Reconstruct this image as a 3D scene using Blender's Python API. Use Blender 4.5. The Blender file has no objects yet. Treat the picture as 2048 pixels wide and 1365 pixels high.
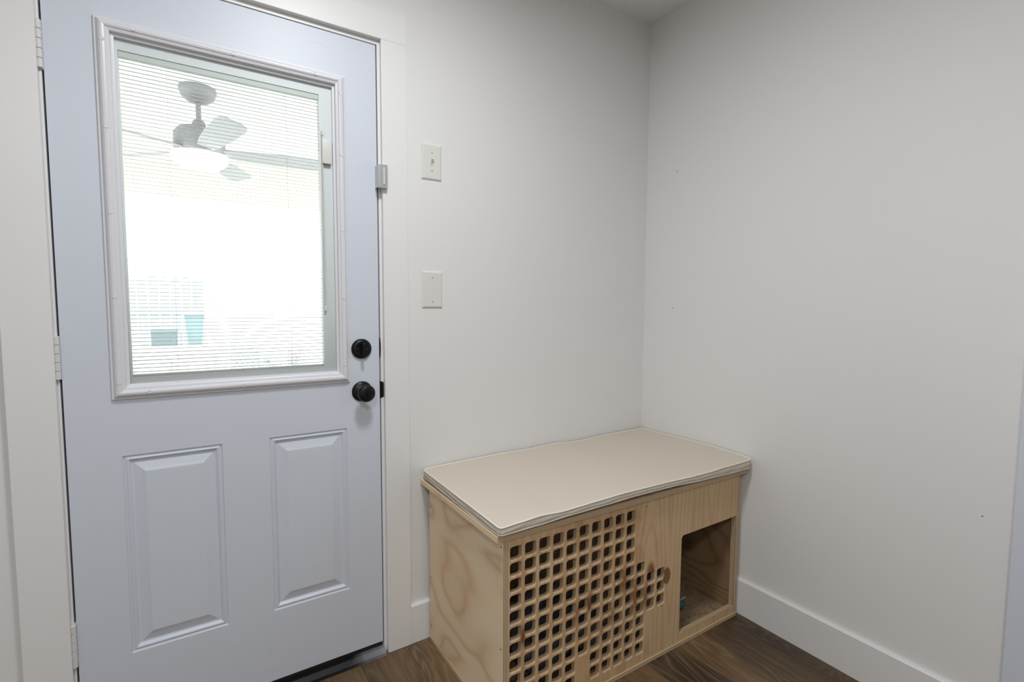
import bpy, bmesh, math, random
from mathutils import Vector, Matrix
R = math.radians
random.seed(7)
SC = bpy.context.scene
COL = SC.collection

# ------------------------------------------------------------------ camera
cd = bpy.data.cameras.new('camera'); cam = bpy.data.objects.new('camera', cd); COL.objects.link(cam)
cd.sensor_width = 36.0; cd.lens = 998.26 * 36.0 / 2048.0; cd.clip_start = 0.02; cd.clip_end = 200
cam.location = (-1.809, -1.6489, 1.216)
cam.rotation_euler = (R(85.982), R(-0.3041), R(-32.8494))
SC.camera = cam

# ------------------------------------------------------------------ sky, lights, exposure
SC.view_settings.view_transform = 'Standard'; SC.view_settings.look = 'None'
SC.view_settings.gamma = 1.0; SC.view_settings.use_curve_mapping = False
SC.view_settings.exposure = 0.0
W = bpy.data.worlds.new('sky'); SC.world = W; W.use_nodes = True
bg = W.node_tree.nodes['Background']
bg.inputs[0].default_value = (0.93, 0.97, 1.0, 1); bg.inputs[1].default_value = 5.6

def area_light(name, loc, size, power, color, rot=(0, 0, 0), shape='DISK', size_y=None):
    l = bpy.data.lights.new(name, 'AREA'); l.shape = shape; l.size = size
    if size_y: l.size_y = size_y
    l.energy = power; l.color = color
    o = bpy.data.objects.new(name, l); COL.objects.link(o); o.location = loc; o.rotation_euler = rot
    return o

LAMPS = [((-1.42, -0.96), 16.8), ((-2.30, -2.40), 21.0)]     # flush ceiling lamp by the door; the second is unseen, added as fill
CEIL = 2.493
for (lx, ly), pw in LAMPS:
    area_light('ceiling_and_fill_light', (lx, ly, CEIL - 0.052), 0.30, pw, (0.960, 0.982, 1.0))

# ------------------------------------------------------------------ materials
def mat(name, color, rough=0.5, metal=0.0, spec=None, **kw):
    m = bpy.data.materials.new(name); m.use_nodes = True
    b = m.node_tree.nodes['Principled BSDF']
    b.inputs['Base Color'].default_value = (*color, 1); b.inputs['Roughness'].default_value = rough
    b.inputs['Metallic'].default_value = metal
    if spec is not None: b.inputs['Specular IOR Level'].default_value = spec
    return m
def N(m, t, **props):
    n = m.node_tree.nodes.new(t)
    for k, v in props.items(): setattr(n, k, v)
    return n
def L(m, a, b): m.node_tree.links.new(a, b)
def bsdf(m): return m.node_tree.nodes['Principled BSDF']
def coords(m, scale=(1, 1, 1), loc=(0, 0, 0), rot=(0, 0, 0)):
    tc = N(m, 'ShaderNodeTexCoord'); mp = N(m, 'ShaderNodeMapping')
    mp.inputs['Scale'].default_value = scale; mp.inputs['Location'].default_value = loc; mp.inputs['Rotation'].default_value = rot
    L(m, tc.outputs['Object'], mp.inputs[0]); return mp.outputs[0]
def noise(m, vec, scale, detail=2.0, rough=0.5, dist=0.0):
    n = N(m, 'ShaderNodeTexNoise'); n.inputs['Scale'].default_value = scale; n.inputs['Detail'].default_value = detail
    n.inputs['Roughness'].default_value = rough; n.inputs['Distortion'].default_value = dist
    L(m, vec, n.inputs['Vector']); return n.outputs['Fac']
def ramp(m, fac, stops):
    r = N(m, 'ShaderNodeValToRGB'); e = r.color_ramp.elements
    while len(e) < len(stops): e.new(0.5)
    for i, (p, c) in enumerate(stops):
        e[i].position = p; e[i].color = (c, c, c, 1) if isinstance(c, (int, float)) else (*c, 1)
    L(m, fac, r.inputs[0]); return r.outputs[0]
def mth(m, op, a, b=None):
    n = N(m, 'ShaderNodeMath', operation=op)
    for i, v in enumerate((a, b)):
        if v is None: continue
        if isinstance(v, (int, float)): n.inputs[i].default_value = v
        else: L(m, v, n.inputs[i])
    return n.outputs[0]
def mixc(m, fac, a, b, mode='MIX'):
    n = N(m, 'ShaderNodeMix', data_type='RGBA', blend_type=mode)
    for i, v in ((0, fac), (6, a), (7, b)):
        if isinstance(v, (int, float)): n.inputs[i].default_value = v
        elif isinstance(v, tuple): n.inputs[i].default_value = (*v, 1)
        else: L(m, v, n.inputs[i])
    return n.outputs[2]
def bump(m, h, strength, dist=0.001):
    b = N(m, 'ShaderNodeBump'); b.inputs['Strength'].default_value = strength; b.inputs['Distance'].default_value = dist
    L(m, h, b.inputs['Height']); L(m, b.outputs[0], bsdf(m).inputs['Normal'])
def setcol(m, c): L(m, c, bsdf(m).inputs['Base Color'])

def paint(name, color, rough, bscale=180, bstr=0.15, mottle=0.015):
    m = mat(name, color, rough); v = coords(m)
    c = mixc(m, noise(m, v, 2.3, 3), tuple(x * (1 - mottle) for x in color), tuple(min(1, x * (1 + mottle)) for x in color))
    setcol(m, c); bump(m, noise(m, v, bscale, 3, 0.6), bstr, 0.0006); return m

M_wall = paint('wall_paint', (0.795, 0.790, 0.780), 0.65, 150, 0.25)
M_ceil = paint('ceiling_paint', (0.80, 0.793, 0.775), 0.8, 60, 0.35)
M_trim = paint('trim_paint', (0.815, 0.81, 0.805), 0.38, 60, 0.05)
M_door = paint('door_paint', (0.655, 0.695, 0.775), 0.42, 220, 0.12, 0.02)
# scuffs low on the door
def door_scuffs():
    m = M_door; b = bsdf(m); src = b.inputs['Base Color'].links[0].from_socket
    s = ramp(m, noise(m, coords(m, (7, 7, 18), (3.1, 0, 1.7)), 1.6, 6, 0.65), [(0.66, 0.0), (0.80, 1.0)])
    setcol(m, mixc(m, mth(m, 'MULTIPLY', s, 0.35), src, (0.40, 0.40, 0.41)))
door_scuffs()
M_liteframe = mat('lite_frame_plastic', (0.735, 0.735, 0.775), 0.36)
M_spacer = mat('blind_frame_grey', (0.73, 0.765, 0.77), 0.45)
M_headrail = mat('blind_headrail', (0.60, 0.65, 0.62), 0.5)
M_slat_shaded = mat('blind_slat_shaded', (0.51, 0.52, 0.52), 0.5)  # white slats toned grey; shade of their undersides is in the colour
M_cord = mat('blind_cord', (0.85, 0.87, 0.87), 0.7)
M_ivory = mat('operator_ivory', (0.70, 0.70, 0.665), 0.4)
M_rod = mat('operator_rod', (0.60, 0.585, 0.56), 0.4)
M_black = mat('black_bronze', (0.012, 0.0115, 0.012), 0.36, 0.55)
M_rubber = mat('black_rubber', (0.010, 0.010, 0.011), 0.6)
M_hinge = mat('painted_hinge', (0.70, 0.69, 0.68), 0.4)
M_gap = mat('weatherstrip', (0.02, 0.018, 0.016), 0.8)
M_plate = mat('ivory_plate', (0.74, 0.735, 0.70), 0.38)
M_screw = mat('plate_screw', (0.62, 0.61, 0.58), 0.4)
M_silver = mat('brushed_silver', (0.55, 0.56, 0.57), 0.35, 0.55)
M_silver2 = mat('silver_bar', (0.78, 0.79, 0.80), 0.3, 0.2)
M_hole = mat('nail_hole_dark', (0.05, 0.045, 0.04), 0.8)

# threshold: black vinyl; grey light reflection painted into its colour near the right end
M_thresh = mat('threshold_metal', (0.012, 0.012, 0.014), 0.35, 0.2)
v = coords(M_thresh, (1, 1, 1)); sx = N(M_thresh, 'ShaderNodeSeparateXYZ'); L(M_thresh, v, sx.inputs[0])
w_ = mth(M_thresh, 'ADD', sx.outputs[0], mth(M_thresh, 'MULTIPLY', noise(M_thresh, v, 25, 4), 0.10))
setcol(M_thresh, mixc(M_thresh, ramp(M_thresh, mth(M_thresh, 'MULTIPLY', w_, 2.0), [(0.66, 0.0), (0.92, 1.0)]), (0.012, 0.012, 0.014), (0.30, 0.31, 0.33)))

# glass: clear sheet with a faint reflection
M_glass = bpy.data.materials.new('clear_glass'); M_glass.use_nodes = True
nt = M_glass.node_tree; nt.nodes.clear()
o_ = nt.nodes.new('ShaderNodeOutputMaterial'); mx = nt.nodes.new('ShaderNodeMixShader'); tr = nt.nodes.new('ShaderNodeBsdfTransparent')
gl = nt.nodes.new('ShaderNodeBsdfGlossy'); fr = nt.nodes.new('ShaderNodeFresnel')
tr.inputs[0].default_value = (0.990, 0.996, 0.994, 1); gl.inputs['Roughness'].default_value = 0.02; fr.inputs[0].default_value = 1.2
nt.links.new(fr.outputs[0], mx.inputs[0]); nt.links.new(tr.outputs[0], mx.inputs[1]); nt.links.new(gl.outputs[0], mx.inputs[2]); nt.links.new(mx.outputs[0], o_.inputs[0])

def knot(m, vec, col, c, sc, r0, r1, dark, amt=1.0):
    """brown knot at object point c; sc stretches the axes."""
    vm = N(m, 'ShaderNodeVectorMath', operation='MULTIPLY'); L(m, vec, vm.inputs[0]); vm.inputs[1].default_value = sc
    ds = N(m, 'ShaderNodeVectorMath', operation='DISTANCE'); L(m, vm.outputs[0], ds.inputs[0])
    ds.inputs[1].default_value = tuple(a * b for a, b in zip(c, sc))
    mr = N(m, 'ShaderNodeMapRange'); mr.inputs[1].default_value = r0; mr.inputs[2].default_value = r1
    mr.inputs[3].default_value = amt; mr.inputs[4].default_value = 0.0
    L(m, ds.outputs['Value'], mr.inputs[0]); return mixc(m, mr.outputs[0], col, dark)

def pine(name, light, mid, dark, grain='Z', freq=9.0, seed=(0, 0, 0), knots=(), blotch=0.5, tilt=0.0, stretch=6.0, line=0.55, soft=1.0, ns=4.2):
    """rotary-cut pine plywood: contour lines of stretched noise give the cathedral grain."""
    m = mat(name, mid, 0.62); 
    s = {'Z': (1, 1, 1 / stretch), 'Y': (1, 1 / stretch, 1), 'X': (1 / stretch, 1, 1)}[grain]
    mp = N(m, 'ShaderNodeMapping'); mp.inputs['Scale'].default_value = s; mp.inputs['Location'].default_value = seed
    L(m, coords(m, (1, 1, 1), (0, 0, 0), (tilt, 0, 0)), mp.inputs[0]); v = mp.outputs[0]; vo = coords(m)
    f1 = noise(m, v, ns, 1.5, 0.45, 0.35)
    rings = mth(m, 'PINGPONG', mth(m, 'MULTIPLY', f1, freq), 0.5)
    ln = ramp(m, rings, [(0.0, 1.0), (0.16 * soft, 0.34), (0.42 * soft, 0.0)])
    fine = noise(m, coords(m, tuple(60 * k if k == 1 else 4 for k in s)), 3.0, 3, 0.6)
    bl = ramp(m, noise(m, v, 2.6, 2, 0.5, 0.6), [(0.38, 0.0), (0.72, 1.0)])
    c = mixc(m, mth(m, 'MULTIPLY', bl, blotch), light, mid)
    c = mixc(m, mth(m, 'MULTIPLY', ln, line), c, dark)
    c = mixc(m, mth(m, 'MULTIPLY', fine, 0.18), c, mid)
    for (kc, ks, r0, r1, kd, ka) in knots: c = knot(m, vo, c, kc, ks, r0, r1, kd, ka)
    setcol(m, c); bump(m, fine, 0.12, 0.0006); return m

CXC, CYC = -0.5704, -0.2868          # base centre of the crate in its own frame
def kl(x, z, y=-0.5395): return (x - CXC, y - CYC, z)
RU, RD = (0.26, 0.11, 0.035), (0.15, 0.06, 0.02)
KN = [(kl(-0.5230, 0.326), (1, .3, .62), 0.010, 0.022, RU, 1.0), (kl(-0.5150, 0.318), (1.4, .3, .6), 0.003, 0.014, RD, 0.8),
      (kl(-0.4420, 0.2825), (1, .3, .62), 0.0165, 0.0205, RD, 0.9), (kl(-0.4425, 0.2825), (1, .3, .62), 0.0125, 0.0175, (0.21, 0.105, 0.042), 0.95),
      (kl(-0.792, 0.303), (1, .3, .75), 0.010, 0.030, RU, 1.0), (kl(-0.800, 0.292), (1.5, .3, .6), 0.004, 0.016, RD, 0.9),
      (kl(-1.0438, 0.285), (1.6, .3, .55), 0.008, 0.024, RU, 1.0), (kl(-1.0438, 0.275), (2.2, .3, .6), 0.004, 0.012, RD, 0.8),
      (kl(-0.648, 0.325), (1, .3, .45), 0.006, 0.032, RU, 0.95), (kl(-0.600, 0.255), (1, .3, .40), 0.006, 0.034, RU, 0.95),
      (kl(-0.548, 0.24), (1, .3, .45), 0.005, 0.030, RU, 0.9), (kl(-0.700, 0.225), (1, .3, .5), 0.004, 0.024, RU, 0.7),
      (kl(-0.745, 0.200), (1, .3, .5), 0.004, 0.022, RU, 0.6), (kl(-0.845, 0.29), (1, .3, .4), 0.003, 0.020, RU, 0.7),
      (kl(-0.348, 0.325), (1.8, .3, .7), 0.003, 0.010, RD, 0.8), (kl(-0.466, 0.182), (1, .3, 1), 0.001, 0.005, RD, 0.9)]
M_front = pine('plywood_front', (0.67, 0.48, 0.285), (0.57, 0.37, 0.195), (0.40, 0.215, 0.09), 'Z', 24.0, (3.3, 0, 0.4), KN, 0.8, 0, 9.0, 0.42, 1.0, 4.6)
M_side = pine('plywood_side', (0.92, 0.755, 0.52), (0.84, 0.62, 0.40), (0.62, 0.345, 0.165), 'Y', 6.5, (0.4, 1.35, 0.2), (), 0.8, R(8), 2.6, 0.62, 0.75, 4.0)
M_inner_shaded = pine('plywood_inner_shaded', (0.30, 0.195, 0.105), (0.24, 0.145, 0.072), (0.15, 0.078, 0.034), 'Y', 12.0, (1.4, 0.2, 3.0), (), 0.6, R(10), 4.0, 0.7)  # pine darkened; the shade inside the crate is put into the colour
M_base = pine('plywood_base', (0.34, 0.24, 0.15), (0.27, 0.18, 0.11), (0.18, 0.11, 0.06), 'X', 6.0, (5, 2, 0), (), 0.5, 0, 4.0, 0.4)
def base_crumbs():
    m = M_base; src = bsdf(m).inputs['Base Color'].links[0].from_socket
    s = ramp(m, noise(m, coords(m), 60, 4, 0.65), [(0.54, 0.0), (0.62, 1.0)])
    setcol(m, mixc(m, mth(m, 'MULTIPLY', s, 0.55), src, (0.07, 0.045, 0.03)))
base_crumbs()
def front_rust():
    m = M_front; src = bsdf(m).inputs['Base Color'].links[0].from_socket
    s = ramp(m, noise(m, coords(m, (1, 1, 0.45)), 26, 3, 0.6), [(0.50, 0.0), (0.74, 1.0)])
    sx = N(m, 'ShaderNodeSeparateXYZ'); L(m, coords(m), sx.inputs[0])
    lim = ramp(m, mth(m, 'ADD', sx.outputs[0], 0.55), [(0.52, 1.0), (0.72, 0.0)])
    setcol(m, mixc(m, mth(m, 'MULTIPLY', mth(m, 'MULTIPLY', s, lim), 0.55), src, (0.40, 0.20, 0.075)))
front_rust()
def ply_edge(name, axis):
    m = mat(name, (0.52, 0.38, 0.24), 0.75); v = coords(m); s = N(m, 'ShaderNodeSeparateXYZ'); L(m, v, s.inputs[0])
    a = s.outputs['XYZ'.index(axis)]
    w = mth(m, 'PINGPONG', mth(m, 'MULTIPLY', a, 1 / 0.0056), 0.5)
    st = ramp(m, w, [(0.02, 0.0), (0.20, 0.55), (0.34, 1.0)])
    along = coords(m, (14, 14, 14))
    c = mixc(m, st, (0.30, 0.19, 0.10), (0.62, 0.47, 0.30))
    voids = mth(m, 'MULTIPLY', ramp(m, noise(m, along, 1.3, 3), [(0.56, 0.0), (0.66, 1.0)]), ramp(m, w, [(0.0, 1.0), (0.16, 0.0)]))
    setcol(m, mixc(m, mth(m, 'MULTIPLY', voids, 0.85), c, (0.06, 0.035, 0.018))); return m
M_plyZ = ply_edge('plywood_edge_flat', 'Z'); M_plyX = ply_edge('plywood_edge_upright', 'X'); M_plyY = ply_edge('plywood_edge_inner', 'Y')

M_fabric = mat('cushion_linen', (0.66, 0.585, 0.475), 0.9)
v = coords(M_fabric, (900, 900, 900)); wv = noise(M_fabric, v, 1.0, 2, 0.6)
setcol(M_fabric, mixc(M_fabric, wv, (0.615, 0.545, 0.455), (0.705, 0.63, 0.54)))
bump(M_fabric, mth(M_fabric, 'ADD', wv, mth(M_fabric, 'MULTIPLY', noise(M_fabric, coords(M_fabric), 22, 3), 3.0)), 0.25, 0.0012)
M_band = mat('cushion_side_linen', (0.60, 0.545, 0.465), 0.92)
v = coords(M_band, (900, 900, 900)); bump(M_band, mth(M_band, 'ADD', noise(M_band, v, 1, 2), mth(M_band, 'MULTIPLY', noise(M_band, coords(M_band, (1, 1, 2.5)), 38, 3), 4.0)), 0.35, 0.0015)
M_piping = mat('cushion_piping', (0.88, 0.82, 0.71), 0.85)

# floor plank: brown vinyl oak with per-plank tone
M_plank = mat('brown_vinyl_plank', (0.10, 0.07, 0.045), 0.42)
def plank_mat():
    m = M_plank; oi = N(m, 'ShaderNodeObjectInfo'); tc = N(m, 'ShaderNodeTexCoord')
    off = N(m, 'ShaderNodeVectorMath', operation='SCALE'); cmb = N(m, 'ShaderNodeCombineXYZ')
    for i in range(3): L(m, mth(m, 'MULTIPLY', oi.outputs['Random'], 11.7 + 9 * i), cmb.inputs[i])
    ad = N(m, 'ShaderNodeVectorMath', operation='ADD'); mp = N(m, 'ShaderNodeMapping'); mp.inputs['Scale'].default_value = (1, 1 / 5.0, 1)
    L(m, tc.outputs['Object'], ad.inputs[0]); L(m, cmb.outputs[0], ad.inputs[1]); L(m, ad.outputs[0], mp.inputs[0]); vv = mp.outputs[0]
    f1 = noise(m, vv, 7.0, 2.0, 0.5, 0.9)
    rg = mth(m, 'PINGPONG', mth(m, 'MULTIPLY', f1, 17.0), 0.5)
    ln = ramp(m, rg, [(0.0, 1.0), (0.12, 0.4), (0.40, 0.0)])
    mp2 = N(m, 'ShaderNodeMapping'); mp2.inputs['Scale'].default_value = (70, 3.0, 1); L(m, ad.outputs[0], mp2.inputs[0])
    fine = noise(m, mp2.outputs[0], 1.6, 4, 0.65)
    tone = ramp(m, noise(m, vv, 5.0, 2, 0.5, 0.4), [(0.38, 0.0), (0.62, 1.0)])
    c = mixc(m, tone, (0.062, 0.038, 0.024), (0.205, 0.122, 0.056))
    c = mixc(m, mth(m, 'MULTIPLY', ln, 0.55), c, (0.27, 0.19, 0.11))
    c = mixc(m, mth(m, 'MULTIPLY', ramp(m, fine, [(0.45, 0.0), (0.75, 1.0)]), 0.5), c, (0.042, 0.026, 0.016))
    sc_ = N(m, 'ShaderNodeSeparateColor'); L(m, oi.outputs['Color'], sc_.inputs[0]); br = sc_.outputs[0]
    c2 = N(m, 'ShaderNodeVectorMath', operation='SCALE'); L(m, c, c2.inputs[0]); L(m, br, c2.inputs['Scale'])
    setcol(m, c2.outputs[0]); bump(m, fine, 0.25, 0.0006)
plank_mat()
M_subfloor = mat('floor_joint_dark', (0.02, 0.014, 0.010), 0.8)

# outdoors
M_concrete = paint('patio_concrete', (0.60, 0.59, 0.56), 0.85, 60, 0.3, 0.05)
M_lawn = paint('dry_lawn', (0.46, 0.455, 0.40), 0.95, 40, 0.4, 0.15)
M_soffit = paint('patio_soffit', (0.90, 0.895, 0.86), 0.7, 40, 0.1)
M_cream = mat('cream_beam', (0.74, 0.70, 0.50), 0.7)
M_fandark = mat('fan_dark_metal', (0.21, 0.21, 0.225), 0.5, 0.1)
M_fanblade = mat('fan_blade_grey', (0.33, 0.34, 0.35), 0.55)
M_dome = bpy.data.materials.new('lit_dome'); M_dome.use_nodes = True
b = bsdf(M_dome); b.inputs['Base Color'].default_value = (0.9, 0.9, 0.88, 1); b.inputs['Emission Color'].default_value = (1, 0.97, 0.9, 1); b.inputs['Emission Strength'].default_value = 2.0
M_fence = mat('weathered_fence', (0.33, 0.42, 0.43), 0.8)
M_pwhite = mat('outdoor_white', (0.80, 0.80, 0.79), 0.6)
M_teal = mat('teal_planter', (0.24, 0.34, 0.36), 0.6)
M_bucket = mat('pale_blue_bucket', (0.38, 0.48, 0.50), 0.5)
M_bin = mat('dark_bin', (0.15, 0.20, 0.21), 0.6)
M_lattice = mat('lattice_grey', (0.42, 0.52, 0.52), 0.8)
M_leaf = mat('garden_leaf', (0.42, 0.50, 0.50), 0.7)
M_petal = mat('garden_petal', (0.62, 0.42, 0.46), 0.7)
M_petal2 = mat('garden_petal_violet', (0.42, 0.45, 0.60), 0.7)
M_lampglow = bpy.data.materials.new('lamp_diffuser'); M_lampglow.use_nodes = True
b = bsdf(M_lampglow); b.inputs['Base Color'].default_value = (0.9, 0.9, 0.88, 1); b.inputs['Emission Color'].default_value = (1, 0.96, 0.9, 1); b.inputs['Emission Strength'].default_value = 4.0
M_bed = paint('grey_pet_bed', (0.15, 0.145, 0.135), 0.95, 120, 0.8, 0.25)
M_toy = mat('teal_toy', (0.045, 0.10, 0.095), 0.7)
M_toyw = mat('toy_white', (0.36, 0.36, 0.34), 0.8)

# ------------------------------------------------------------------ mesh helpers
def empty(name, loc=(0, 0, 0), rz=0.0, parent=None):
    o = bpy.data.objects.new(name, None); COL.objects.link(o); o.location = loc; o.rotation_euler = (0, 0, rz)
    o.empty_display_size = 0.05
    if parent: o.parent = parent
    return o
def tag(o, label=None, cat=None, group=None, kind=None):
    if label: o['label'] = label
    if cat: o['category'] = cat
    if group: o['group'] = group
    if kind: o['kind'] = kind
    return o
def mesh_obj(name, verts, faces, mats, parent=None, loc=(0, 0, 0), smooth=False, idx=None, rot=None, merge=False, angle=None):
    me = bpy.data.meshes.new(name); me.from_pydata([tuple(v) for v in verts], [], [tuple(f) for f in faces])
    if not isinstance(mats, (list, tuple)): mats = [mats]
    for m in mats: me.materials.append(m)
    if idx:
        for p, i in zip(me.polygons, idx): p.material_index = i
    bm = bmesh.new(); bm.from_mesh(me)
    if merge: bmesh.ops.remove_doubles(bm, verts=bm.verts, dist=1e-5)
    bmesh.ops.recalc_face_normals(bm, faces=bm.faces); bm.to_mesh(me); bm.free()
    if smooth or angle:
        for p in me.polygons: p.use_smooth = True
        if angle: me.set_sharp_from_angle(angle=R(angle))
    o = bpy.data.objects.new(name, me); COL.objects.link(o); o.location = loc
    if rot: o.rotation_euler = rot
    if parent: o.parent = parent
    return o
class MB:
    def __init__(s): s.v = []; s.f = []; s.i = []
    def add(s, v, f, mi=0):
        n = len(s.v); s.v += [tuple(p) for p in v]; s.f += [tuple(n + k for k in q) for q in f]; s.i += [mi] * len(f); return s
    def box(s, x0, x1, y0, y1, z0, z1, mi=0):
        v = [(x, y, z) for z in (z0, z1) for y in (y0, y1) for x in (x0, x1)]
        return s.add(v, [(0, 2, 3, 1), (4, 5, 7, 6), (0, 1, 5, 4), (2, 6, 7, 3), (0, 4, 6, 2), (1, 3, 7, 5)], mi)
    def bbox(s, x0, x1, y0, y1, z0, z1, b=0.002, mi=0):
        """box with chamfered edges"""
        bm = bmesh.new(); bmesh.ops.create_cube(bm, size=1.0)
        for q in bm.verts: q.co = ((x0 + x1) / 2 + q.co.x * (x1 - x0), (y0 + y1) / 2 + q.co.y * (y1 - y0), (z0 + z1) / 2 + q.co.z * (z1 - z0))
        bmesh.ops.bevel(bm, geom=bm.edges[:], offset=b, segments=2, profile=0.7, affect='EDGES')
        bm.verts.index_update()
        s.add([q.co for q in bm.verts], [[q.index for q in f.verts] for f in bm.faces], mi); bm.free(); return s
    def lathe(s, prof, c=(0, 0, 0), axis='Z', n=32, mi=0, caps=True):
        """profile [(radius, height)] turned about an axis through c"""
        v = []
        for r, h in prof:
            for k in range(n):
                a = 2 * math.pi * k / n; p, q = r * math.cos(a), r * math.sin(a)
                v.append({'Z': (c[0] + p, c[1] + q, c[2] + h), 'Y': (c[0] + p, c[1] + h, c[2] + q), 'X': (c[0] + h, c[1] + p, c[2] + q)}[axis])
        f = [(j * n + k, j * n + (k + 1) % n, (j + 1) * n + (k + 1) % n, (j + 1) * n + k) for j in range(len(prof) - 1) for k in range(n)]
        if caps: f += [tuple(range(n)), tuple(range((len(prof) - 1) * n, len(prof) * n))]
        return s.add(v, f, mi)
    def tube(s, pts, r, n=8, closed=False, mi=0):
        P = [Vector(p) for p in pts]; v = []; K = len(P)
        for i, p in enumerate(P):
            t = (P[(i + 1) % K] - P[i - 1]) if closed else (P[min(i + 1, K - 1)] - P[max(i - 1, 0)])
            t.normalize(); up = Vector((0, 0, 1)) if abs(t.z) < 0.9 else Vector((1, 0, 0))
            a = t.cross(up).normalized(); b = a.cross(t).normalized()
            for k in range(n):
                an = 2 * math.pi * k / n; v.append(p + r * (a * math.cos(an) + b * math.sin(an)))
        f = [(i * n + k, i * n + (k + 1) % n, ((i + 1) % K) * n + (k + 1) % n, ((i + 1) % K) * n + k) for i in range(K if closed else K - 1) for k in range(n)]
        if not closed: f += [tuple(range(n)), tuple(range((K - 1) * n, K * n))]
        return s.add(v, f, mi)
    def ring_sweep(s, x0, x1, z0, z1, prof, mi=0):
        """mitred rectangular moulding; prof = [(inset, y)]"""
        v = []
        for d, y in prof: v += [(x0 + d, y, z0 + d), (x1 - d, y, z0 + d), (x1 - d, y, z1 - d), (x0 + d, y, z1 - d)]
        f = [(j * 4 + k, j * 4 + (k + 1) % 4, (j + 1) * 4 + (k + 1) % 4, (j + 1) * 4 + k) for j in range(len(prof) - 1) for k in range(4)]
        return s.add(v, f, mi)
    def build(s, name, mats, parent=None, loc=(0, 0, 0), off=(0, 0, 0), **kw):
        v = [(p[0] - off[0], p[1] - off[1], p[2] - off[2]) for p in s.v]
        return mesh_obj(name, v, s.f, mats, parent, loc, idx=s.i if isinstance(mats, (list, tuple)) else None, **kw)
def struct(o): o['kind'] = 'structure'; return o

# ------------------------------------------------------------------ room shell
XL, YF = -3.30, -3.70            # left wall, wall behind the camera
WT = 0.13
DR, DL = -1.2759, -2.0815        # door edges
DB, DT = 0.0404, 2.0534
OPL, OPR, OPT = DL - 0.028, DR + 0.028, DT + 0.026     # rough opening
mb = MB()
mb.box(XL - WT, OPL, 0, WT, 0, CEIL); mb.box(OPR, WT, 0, WT, 0, CEIL); mb.box(OPL, OPR, 0, WT, OPT, CEIL)
struct(mb.build('wall_back', M_wall))
wr = struct(MB().box(0, WT, YF, 0, 0, CEIL).build('wall_right', M_wall))
struct(MB().box(XL - WT, XL, YF, 0, 0, CEIL).build('wall_left', M_wall))
struct(MB().box(XL - WT, WT, YF - WT, YF, 0, CEIL).build('wall_front', M_wall))
struct(MB().box(XL - WT, WT, YF - WT, WT, CEIL, CEIL + 0.1).build('ceiling', M_ceil))
for (y, z, r) in ((-0.1688, 1.8062, 0.0022), (-0.165, 1.2118, 0.0020), (-1.2316, 0.6475, 0.0016)):
    MB().lathe([(r, 0.0), (r, 0.0008), (r * 0.5, 0.0012)], (-0.0009, y, z), 'X', 10).build('nail_hole', M_hole, wr)

# floor: dark joints below, planks laid along y
fl = struct(MB().box(XL - WT, WT, YF - WT, WT, -0.10, -0.0020).build('floor', M_subfloor))
PWD = 0.165; x1 = -0.205 + PWD; k = 0; TONE = {0: 0.62, 1: 1.12, 2: 0.95, 3: 0.8, 4: 1.1, 5: 0.9, 6: 1.12, 7: 0.72, 8: 0.9}
while x1 > XL:
    x0 = max(x1 - PWD, XL); xx1 = min(x1, -0.0005) if x0 < -0.3 else -0.0005
    if xx1 > x0 + 0.005:
        ye = -0.0005; seg = -0.95 - (k * 0.47) % 0.9
        while ye > YF:
            ys = max(seg, YF); g = 0.00025
            w, l = xx1 - x0 - 2 * g, ye - ys - 2 * g
            q = MB(); b_ = 0.0006
            q.add([(-w/2, -l/2, -.002), (w/2, -l/2, -.002), (w/2, l/2, -.002), (-w/2, l/2, -.002), (-w/2, -l/2, -b_), (w/2, -l/2, -b_), (w/2, l/2, -b_), (-w/2, l/2, -b_),
                   (-w/2+b_, -l/2+b_, 0), (w/2-b_, -l/2+b_, 0), (w/2-b_, l/2-b_, 0), (-w/2+b_, l/2-b_, 0)],
                  [(8, 9, 10, 11), (4, 5, 9, 8), (5, 6, 10, 9), (6, 7, 11, 10), (7, 4, 8, 11), (0, 1, 5, 4), (1, 2, 6, 5), (2, 3, 7, 6), (3, 0, 4, 7)])
            po = q.build('plank', M_plank, fl, loc=((x0 + xx1) / 2, (ys + ye) / 2, 0)); tn = TONE.get(k, random.uniform(0.7, 1.3)); po.color = (tn, tn, tn, 1)
            ye = ys; seg -= 1.22
    x1 -= PWD; k += 1

# baseboards (eased top edge)
def board(name, axis, a0, a1, wallpos, sgn, h=0.1395, t=0.015):
    pr = [(0, 0), (t, 0), (t, h - 0.003), (t - 0.003, h), (0, h)]
    v = []
    for a in (a0, a1):
        for d, z in pr: v.append((a, wallpos + sgn * d, z) if axis == 'x' else (wallpos + sgn * d, a, z))
    n = len(pr); f = [(i, (i + 1) % n, n + (i + 1) % n, n + i) for i in range(n)] + [tuple(range(n)), tuple(range(n, 2 * n))]
    return struct(mesh_obj(name, v, f, M_trim))
board('baseboard_back', 'x', -1.1770, -0.0152, 0, -1)
board('baseboard_right', 'y', -1.2960, 0, 0, -1)
board('baseboard_left', 'y', YF, 0, XL, 1)
board('baseboard_front', 'x', XL + 0.016, -0.03, YF, 1)
board('baseboard_back_far', 'x', XL + 0.016, -2.1825, 0, -1)

# door casing: flat boards
CI, CO = -1.2626, -1.1774; CLI, CLO = -2.0910, -2.1822; CTI, CTO = 2.0703, 2.1585; CY = -0.018
struct(MB().bbox(CI, CO, CY, 0, 0.0005, CTI, 0.0012).build('trim_1', M_trim))
struct(MB().bbox(CLO, CLI, CY, 0, 0.0005, CTI, 0.0012).build('trim_2', M_trim))
struct(MB().bbox(CLO, CO, CY, 0, CTI + 0.0003, CTO, 0.0012).build('trim_3', M_trim))
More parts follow.
